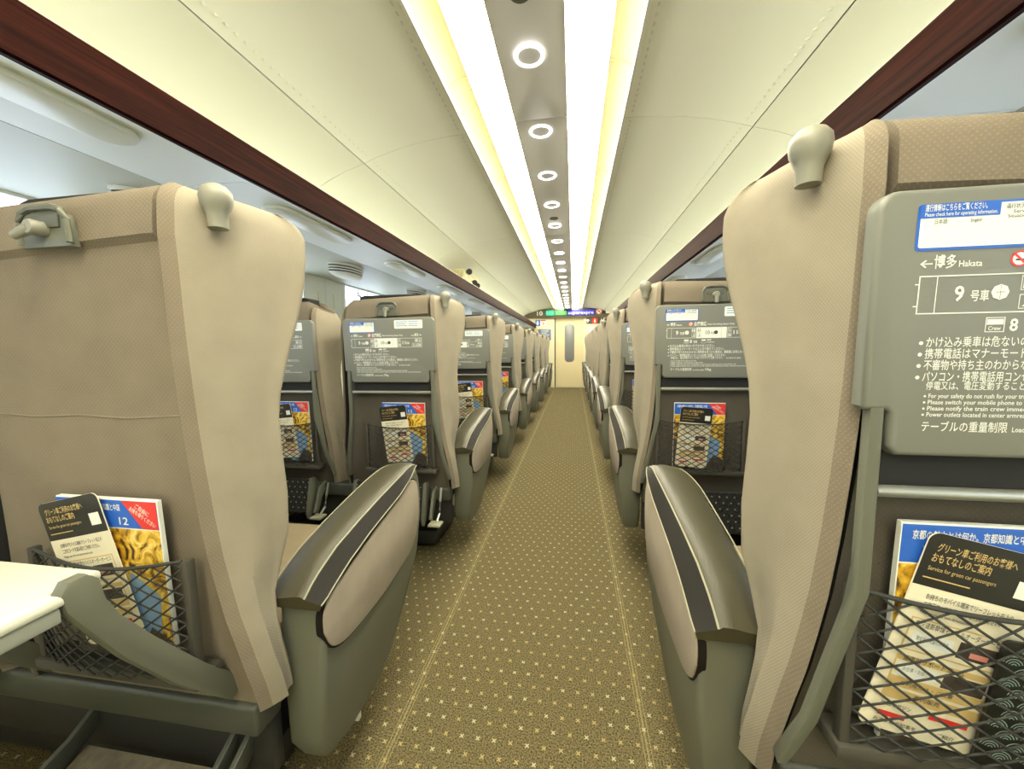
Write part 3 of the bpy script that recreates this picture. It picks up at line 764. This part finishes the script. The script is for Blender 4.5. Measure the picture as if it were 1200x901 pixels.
def make_unit(s, open_tray=False, up=0., hi=0.):
    def tall(mb): return mb.warp(lambda u, y, z: (u, y, z + hi * sstep((z - 1.08) / .17))) if hi else mb
    """a pair of seats: s=+1 has the aisle on +x (left of the aisle), s=-1 on -x"""
    def fix(mb): return mb if s > 0 else mb.mirror()
    root = empty('double_seat', (0, 0, 0))
    for aisle in (True, False):
        uc = UC if aisle else -UC
        cx = s * uc
        fix(tall(backrest(aisle, not (open_tray and aisle))).move((uc, 0, 0))).build('backrest', root, ang=38)  # open-tray seat keeps paler suede on its pocket panel: light painted as colour
        # dark headrest cap just showing over the top
        hc = MB(); P = [(-.17, 1.285), (.17, 1.285), (.165, 1.336), (.14, 1.342), (-.14, 1.342), (-.165, 1.336)]
        hc.prism(P, 'y', .60, .69, 'groove', .006); fix(tall(hc).move((uc, 0, .004))).build('headrest_cover', root)
        MB().box((cx - .235, .69, .345), (cx + .235, 1.20, .47), 'cushion', .035, 3).build('seat_cushion', root)
        # latch in its housing above the tray
        la = MB(); P = [(-.047, 1.243), (.047, 1.243), (.040, 1.285)] + [(.040 * math.cos(a) * (1 if abs(math.cos(a)) > .9 else .97), 1.285 + .012 * math.sin(a)) for a in [k * PI / 8 for k in range(1, 8)]] + [(-.040, 1.285)]
        la.prism(P, 'y', .527, .54, 'shell', .002)
        la.tube([(-.045, .527, 1.248), (-.043, .526, 1.280), (-.036, .5255, 1.294), (-.020, .525, 1.299), (.020, .525, 1.299), (.036, .5255, 1.294), (.043, .526, 1.280), (.045, .527, 1.248)], .0048, 'shell', 8)
        la.box((-.030, .524, 1.270), (.030, .528, 1.288), 'shelld', .001)
        lo = la.build('tray_latch', root, loc=(cx + s * .014, -.013, -.155 + hi * .7))
        lo.scale = (1.12, 1.02, 1.12)
        hk = MB().revolve([(.001, -.022), (.009, -.022), (.011, -.018), (.011, 0)], 'knob', axis='y', n=16)
        hk.tube([(0, -.016, -.002), (0, -.018, -.015), (0, -.020, -.030)], [.008, .0075, .006], 'knob', 10)
        ho = hk.build('latch_hook', lo, loc=(0, .528, 1.268))
        opened = open_tray and aisle
        if opened: ho.rotation_euler = (0, math.radians(68), 0)
        # tray
        if not opened:
            t = link('tray_table', TRAY, root, (cx + s * .020, .512, .925), (math.radians(1.5), 0, 0))
            link('printed_notice', PRINT, t); link('information_sticker', STK, t); link('white_sticker', STK2, t)
            for q in (-1, 1):
                a = MB(); P = [(.512, .985), (.526, .985), (.527, .75), (.546, .55), (.578, .455), (.562, .448), (.530, .55), (.512, .75)]
                a.prism([(p[0] + .0, p[1]) for p in P], 'x', cx + s * .020 + q * .209 - .0075, cx + s * .020 + q * .209 + .0075, 'shell', .002)
                a.warp(lambda x, y, z: (x + q * .052 * sstep((.71 - z) / .25), y, z)); a.build('tray_arm', root)
            MB().box((cx + s * .02 - .19, .530, .872), (cx + s * .02 + .19, .549, .926), 'groove').build('tray_recess', root)
        else:
            zt = .770; tb = MB(); yb = .425
            P = [(-TW, yb - .30), (TW, yb - .30), (TW, yb - .055), (.203, yb - .055), (.203, yb), (-.203, yb), (-.203, yb - .055), (-TW, yb - .055)]
            tb.prism(P, 'z', zt - .014, zt, 'white', .004); tb.prism([(p[0] * .985, p[1] + (.004 if p[1] < yb - .1 else -.004)) for p in P], 'z', zt - .036, zt - .014, 'traylip', .003)
            tb.build('tray_table', root, loc=(cx, 0, 0))
            for q in (-1, 1):
                c0 = [(.366, .770), (.370, .745), (.385, .714), (.425, .636), (.490, .533), (.545, .460), (.585, .412)]
                c1 = [(.618, .422), (.600, .455), (.548, .519), (.471, .632), (.428, .702), (.413, .738), (.408, .770), (.395, .784), (.375, .784)]
                a = MB(); a.prism(c0 + c1, 'x', cx + q * .219 - .010, cx + q * .219 + .010, 'shell', .004); a.build('tray_arm', root)
        if opened: MB().tube([(cx - .222, .551, .972), (cx - .1, .5505, .966), (cx, .5505, .970), (cx + .1, .5505, .966), (cx + .224, .551, .972)], .0022, 'suede', 6).build('back_seam', root)
        if not opened: MB().tube([(cx + s * .02 - .198, .524, .878), (cx + s * .02 + .198, .524, .878)], .0075, 'metal', 10).build('cross_bar', root)
        # magazine pocket
        n0, n1 = (uc - .120, uc + (.216 if s > 0 else .226))
        fr = MB()
        for u in (n0, n1): fr.box((u - .006, .529, .495 + up), (u + .006, .545, .722 + up), 'netframe', .002)
        fr.box((n0 - .012, .522, .486 + up), (n1 + .012, .575, .506 + up), 'netframe', .004)
        po = fix(fr).build('pocket_frame', root)
        fix(net_mesh(n0 + .006, n1 - .006, .505 + up, .722 + up, .535)).build('net', po, ang=180)
        # foot rest hinged under the back rail
        if opened:
            fb = MB(); fb.prism([(.60, .235), (.40, .170), (.402, .155), (.60, .215)], 'x', uc - .165, uc + .165, 'footb', .004); fo = fix(fb).build('footrest', root)
            for u in (uc - .18, uc + .18, uc + .215):
                b = MB().prism([(.66, .315), (.58, .265), (.40, .205), (.40, .165), (.58, .215), (.66, .27)], 'x', u - .006, u + .006, 'rail', .002); fix(b).build('footrest_bracket', fo)
        else:
            fb = MB(); fb.prism([(.535, .425), (.50, .27), (.513, .265), (.550, .425)], 'x', uc - .19, uc + .155, 'footc', .003); fo = fix(fb).build('footrest', root)
            for u in (uc - .20, uc + .165):
                b = MB().prism([(.565, .43), (.535, .432), (.495, .265), (.500, .235), (.525, .25), (.56, .33), (.60, .38)], 'x', u - .008, u + .008, 'shell', .002); fix(b).build('footrest_bracket', fo)
            pd = MB(); pd.tube([(uc + .235, .575, .40), (uc + .235, .555, .34), (uc + .235, .54, .285), (uc + .235, .50, .262)], .006, 'metal', 8); pd.box((uc + .205, .455, .252), (uc + .265, .51, .264), 'piping', .004)
            pd.prism([(.60, .40), (.55, .385), (.50, .27), (.52, .25), (.565, .33), (.60, .36)], 'x', uc + .195, uc + .207, 'shell', .002)
            fix(pd).build('foot_pedal', fo)
    # one piece frame, arms, base
    fr = MB().box((-.645, .592, .325 + up), (.575, .66, .392 + up), 'rail', .010, 3); fr.box((-.60, .63, .20), (.57, .66, .325 + up), 'black', .004)
    fix(fr).build('rear_rail', root)
    for nm, mb in arm_parts().items():
        fix(mb).build(nm, root, ang=35)
    for nm, mb in arm_parts().items():
        if nm == 'piping': continue
        mb.mirror().move((.055, 0, 0)) ; fix(mb).build(nm, root, ang=35)
    ca = MB().box((-.045, .70, .36), (.045, 1.12, .585), 'shell', .02, 3); fix(ca).build('centre_console', root)
    cp = MB().box((-.05, .69, .585), (.05, 1.13, .625), 'leather', .015, 3); fix(cp).build('arm_pad', root)
    bs = MB().box((-.50, .72, .02 - up), (.45, 1.08, .10), 'black', .01); bs.box((-.42, .80, .10), (-.26, 1.0, .35), 'black', .01); bs.box((.22, .80, .10), (.38, 1.0, .35), 'black', .01)
    bs.box((-.55, .70, .30), (.55, 1.15, .35), 'black', .01)
    for u in (-.40, .40): bs.revolve([(.001, 0), (.06, 0), (.06, .02), (.001, .02)], 'black', c=(u * .9, .9, -up))
    fix(bs).build('pedestal', root)
    k = knob_mesh(); k.move((.582, .590, 1.285 + hi * .45 + (-.008 if s > 0 else -.016))); fix(k).build('grab_knob', root)
    tp = MB().box((.600, .86, .150), (.640, .875, .195), 'shelld', .003); tp.box((.612, .835, .118), (.632, .85, .160), 'paper', .003); tp.tube([(.622, .868, .165), (.622, .845, .14)], .004, 'metal', 6)
    fix(tp).build('swivel_pedal', root)
    return root

XC = 1.035
NROW = 8
units = {}
for s in (1, -1):
    side = 'left' if s > 0 else 'right'
    proto = None
    for r in range(NROW):
        loc = (-s * XC, PITCH * r, 0 if s > 0 else .022)
        if s > 0 and r == 0: o = make_unit(1, True, hi=.026); o.location = loc
        elif proto is None: o = proto = make_unit(s, up=0. if s > 0 else .022); o.location = loc
        else: o = dup(proto, loc)
        extra = {(1, 0): 'nearest beige double train seat left of the aisle, its tray table folded down', (-1, 0): 'nearest beige double train seat right of the aisle, its grey tray stowed upright'}.get((s, r))
        if not extra:
            extra = 'beige double train seat %s of the aisle, %s row from the camera' % (side, ORD[r])
            if r == NROW - 1: extra = 'beige double train seat %s of the aisle, farthest row by the end wall' % side
        tag(o, extra, 'train seat', 'double seats in rows along the aisle'); units[(s, r)] = o

# ------------------------------------------------------------------ magazines and leaflets in the pockets
def magazine_mesh():
    w, h, th = .215, .305, .009
    q = MB().box((0, 0, 0), (w, th, h), 'paper', .0008, 1); e = -.0004
    q.rect(.0005, h - .052, w - .0005, h - .002, e, 'blue'); q.rect(.0005, .001, w - .0005, h - .054, e, 'foliage')
    q.quad([(.001, e * 1.5, .001), (w * .45, e * 1.5, .001), (w * .62, e * 1.5, h * .36), (w * .30, e * 1.5, h * .50), (.001, e * 1.5, h * .44)], 'roofp')
    q.quad([(w * .45, e * 1.6, .001), (w * .86, e * 1.6, .001), (w * .93, e * 1.6, h * .42), (w * .66, e * 1.6, h * .56), (w * .60, e * 1.6, h * .36)], 'sky')
    q.quad([(w * .62, e * 1.7, .001), (w - .001, e * 1.7, .001), (w - .001, e * 1.7, h * .14), (w * .80, e * 1.7, h * .22)], 'roofp')
    q.quad([(w * .66, e * 2, h - .002), (w * .84, e * 2, h - .052), (w - .001, e * 2, h - .052), (w - .001, e * 2, h - .002)], 'red')
    q.text('京都の魅力とは何か。京都知識と中国', .012, h - .020, .0095, e * 2, 'ink', w=.126, bold=.012)
    q.text('12', w * .62, h - .046, .0140, e * 2.2, 'ink', w=.019, bold=.01)
    q.text('Wedge', .024, h - .048, .020, e * 2, 'sky', w=.080, bold=.01)
    tx = MB().text('ご自由に', .008, .009, .0075, 0, 'ink', w=.030, bold=.012); tx.text('お持ち帰りください', 0, -.002, .0072, 0, 'ink', w=.058, bold=.012)
    tx.xform(Matrix.Translation((w * .735, e * 2.6, h - .016)) @ Matrix.Rotation(math.radians(32), 4, 'Y'))
    for f, k in zip(tx.f, tx.m): pass
    o = len(q.v); k = q.mi('ink'); q.v += tx.v; q.f += [tuple(i + o for i in f) for f in tx.f]; q.m += [k] * len(tx.f)
    return q.mesh('magazine')
def leaflet_mesh():
    w, h, th = .135, .275, .0015
    q = MB(); P = rpoly(0, 0, w, h, .012); q.prism(P, 'y', 0, th, 'cream'); e = -.0004
    q.quad([(.0005, e, h - .070), (w - .0005, e, h - .070)] + [(p[0], e, p[1]) for p in P if p[1] > .1] , 'blackp')
    q.text('グリーン車ご利用のお客様へ', .012, h - .022, .0088, e * 2, 'gold', w=.086, bold=.01); q.text('おもてなしのご案内', .010, h - .036, .0092, e * 2, 'gold', w=.064, bold=.01)
    q.text('Service for green car passengers', .010, h - .048, .0055, e * 2, 'gold', w=.074); q.rect(.008, h - .059, .060, h - .0575, e * 2, 'gold')
    q.rect(w - .030, h - .056, w - .008, h - .034, e * 2, 'paper')
    def T(s, a, z, hh, w_, m='inkd'): q.text(s, a, z, hh, e * 2, m, w=w_, bold=.008)
    T('お持ちのモバイル端末でリーフレット右上の', .02, h - .085, .0062, .095); T('二次元コードを読み取りご利用ください。', .02, h - .096, .0062, .085); T('Please scan the two-dimensional code', .02, h - .105, .0042, .065)
    q.rect(.014, h - .158, w - .010, h - .112, e * 1.5, 'gold'); q.rect(.016, h - .156, w - .012, h - .114, e * 1.7, 'cream')
    T('東海道新幹線モバイルオーダーサービス', .02, h - .123, .0066, .10, 'inkd')
    q.rect(.022, h - .150, .068, h - .130, e * 2, 'paper'); T('飲食をご希望のお客様', .027, h - .141, .0048, .036); q.rect(.074, h - .150, w - .016, h - .128, e * 2, 'roofp'); q.rect(.088, h - .146, .108, h - .139, e * 2.4, 'pink')
    q.rect(.014, h - .210, w - .010, h - .165, e * 1.5, 'gold'); q.rect(.016, h - .196, w - .012, h - .173, e * 1.7, 'cream'); T('乗車前サポートコール', .022, h - .172, .0062, .07)
    q.rect(.020, h - .194, .066, h - .176, e * 2, 'paper'); T('お仕事・お困り等', .026, h - .186, .0048, .034); q.rect(.072, h - .195, w - .016, h - .175, e * 2, 'roofp')
    T('ご利用方法・ご注意', .03, h - .206, .0046, .06)
    q.rect(.014, h - .228, w - .010, h - .214, e * 1.5, 'gold'); T('車内販売', .05, h - .222, .0055, .03)
    T('Webマガジン', .018, h - .240, .0052, .035); q.rect(.074, h - .242, .118, h - .235, e * 2, 'red'); q.rect(.018, h - .255, .05, h - .248, e * 2, 'red'); T('おすすめの記事を', .016, h - .264, .0045, .05); T('ご紹介', .09, h - .262, .0045, .02)
    return q.mesh('leaflet')
def wave_mesh():
    w, h, th = .11, .17, .004
    q = MB(); q.prism(rpoly(0, 0, w, h, .008), 'y', 0, th, 'blackp')
    r = .0135
    for j in range(12):
        for i in range(6):
            cx = (i + (.5 if j % 2 else 0)) * r * 2 ; cz = h - .016 - j * r * 1.05
            if cz < .002: continue
            for m, rr in enumerate((.0128, .0096, .0064, .0032)):
                a0, a1 = PI * .10, PI * .90
                pts = [(cx + rr * math.cos(lerp(a0, a1, k / 8)), -.0006, cz + rr * math.sin(lerp(a0, a1, k / 8))) for k in range(9)]
                if min(p[0] for p in pts) < .001 or max(p[0] for p in pts) > w - .001 or max(p[2] for p in pts) > h - .001: continue
                pin = [(cx + (rr - .0011) * math.cos(lerp(a0, a1, k / 8)), -.0006, cz + (rr - .0011) * math.sin(lerp(a0, a1, k / 8))) for k in range(9)]
                o = len(q.v); q.v += pts + pin; kk = q.mi('greenp')
                for k in range(8): q.f.append((o + k, o + 9 + k, o + 10 + k, o + k + 1)); q.m.append(kk)
    return q.mesh('booklet')
MAG, LEAF, WAVE = magazine_mesh(), leaflet_mesh(), wave_mesh()
def put(name, me, x, y, z, tilt=0, lean=0, label='', cat='', group=None, sc=1.):
    o = bpy.data.objects.new(name, me); COL.objects.link(o); o.location = (x, y, z); o.rotation_euler = (math.radians(lean), math.radians(tilt), 0)
    if sc != 1.: o.scale = (sc, sc, sc)
    return tag(o, label, cat, group)
spots = []
for r in range(4):
    for s in (1, -1):
        spots.append((s, r, True))
        if (s > 0 and r in (1, 2)): spots.append((s, r, False))
for s, r, aisle in spots:
    side = 'left' if s > 0 else 'right'
    uc = UC if aisle else -UC
    cx = -s * XC + s * uc; y = PITCH * r
    x0 = cx - ((.034 if r else .043) if s > 0 else .158 if r else .180); zu = .012 if s > 0 else .042 if r else .044; q = .945 if s < 0 and r else 1.
    seat = ('%s-row %s aisle seat' if aisle else '%s-row %s window seat') % (ORD[r], side)
    put('magazine', MAG, x0, y + .538, .510 + zu, 0, 1.5, 'blue topped magazine in net pocket of the %s' % seat, 'magazine', 'magazines in the seat pockets', q)
    put('leaflet', LEAF, x0 + ((.036 if r == 0 else .018) if s > 0 else (.006 if r else -.034)), y + .529, ((.520 if r else .532) if s > 0 else .525 if r else .540) + zu, (-13 if r == 0 else -6) if s > 0 else (13 if r == 0 else 4), (2.0 if s > 0 else 1.0) if r == 0 else 2.0, 'black and cream leaflet in net pocket of the %s' % seat, 'leaflet', 'leaflets in the seat pockets', q)
put('booklet', WAVE, .640, .520, .555, 6, 1.5, 'black booklet with pale wave pattern in the net pocket of the nearest right seat', 'booklet')
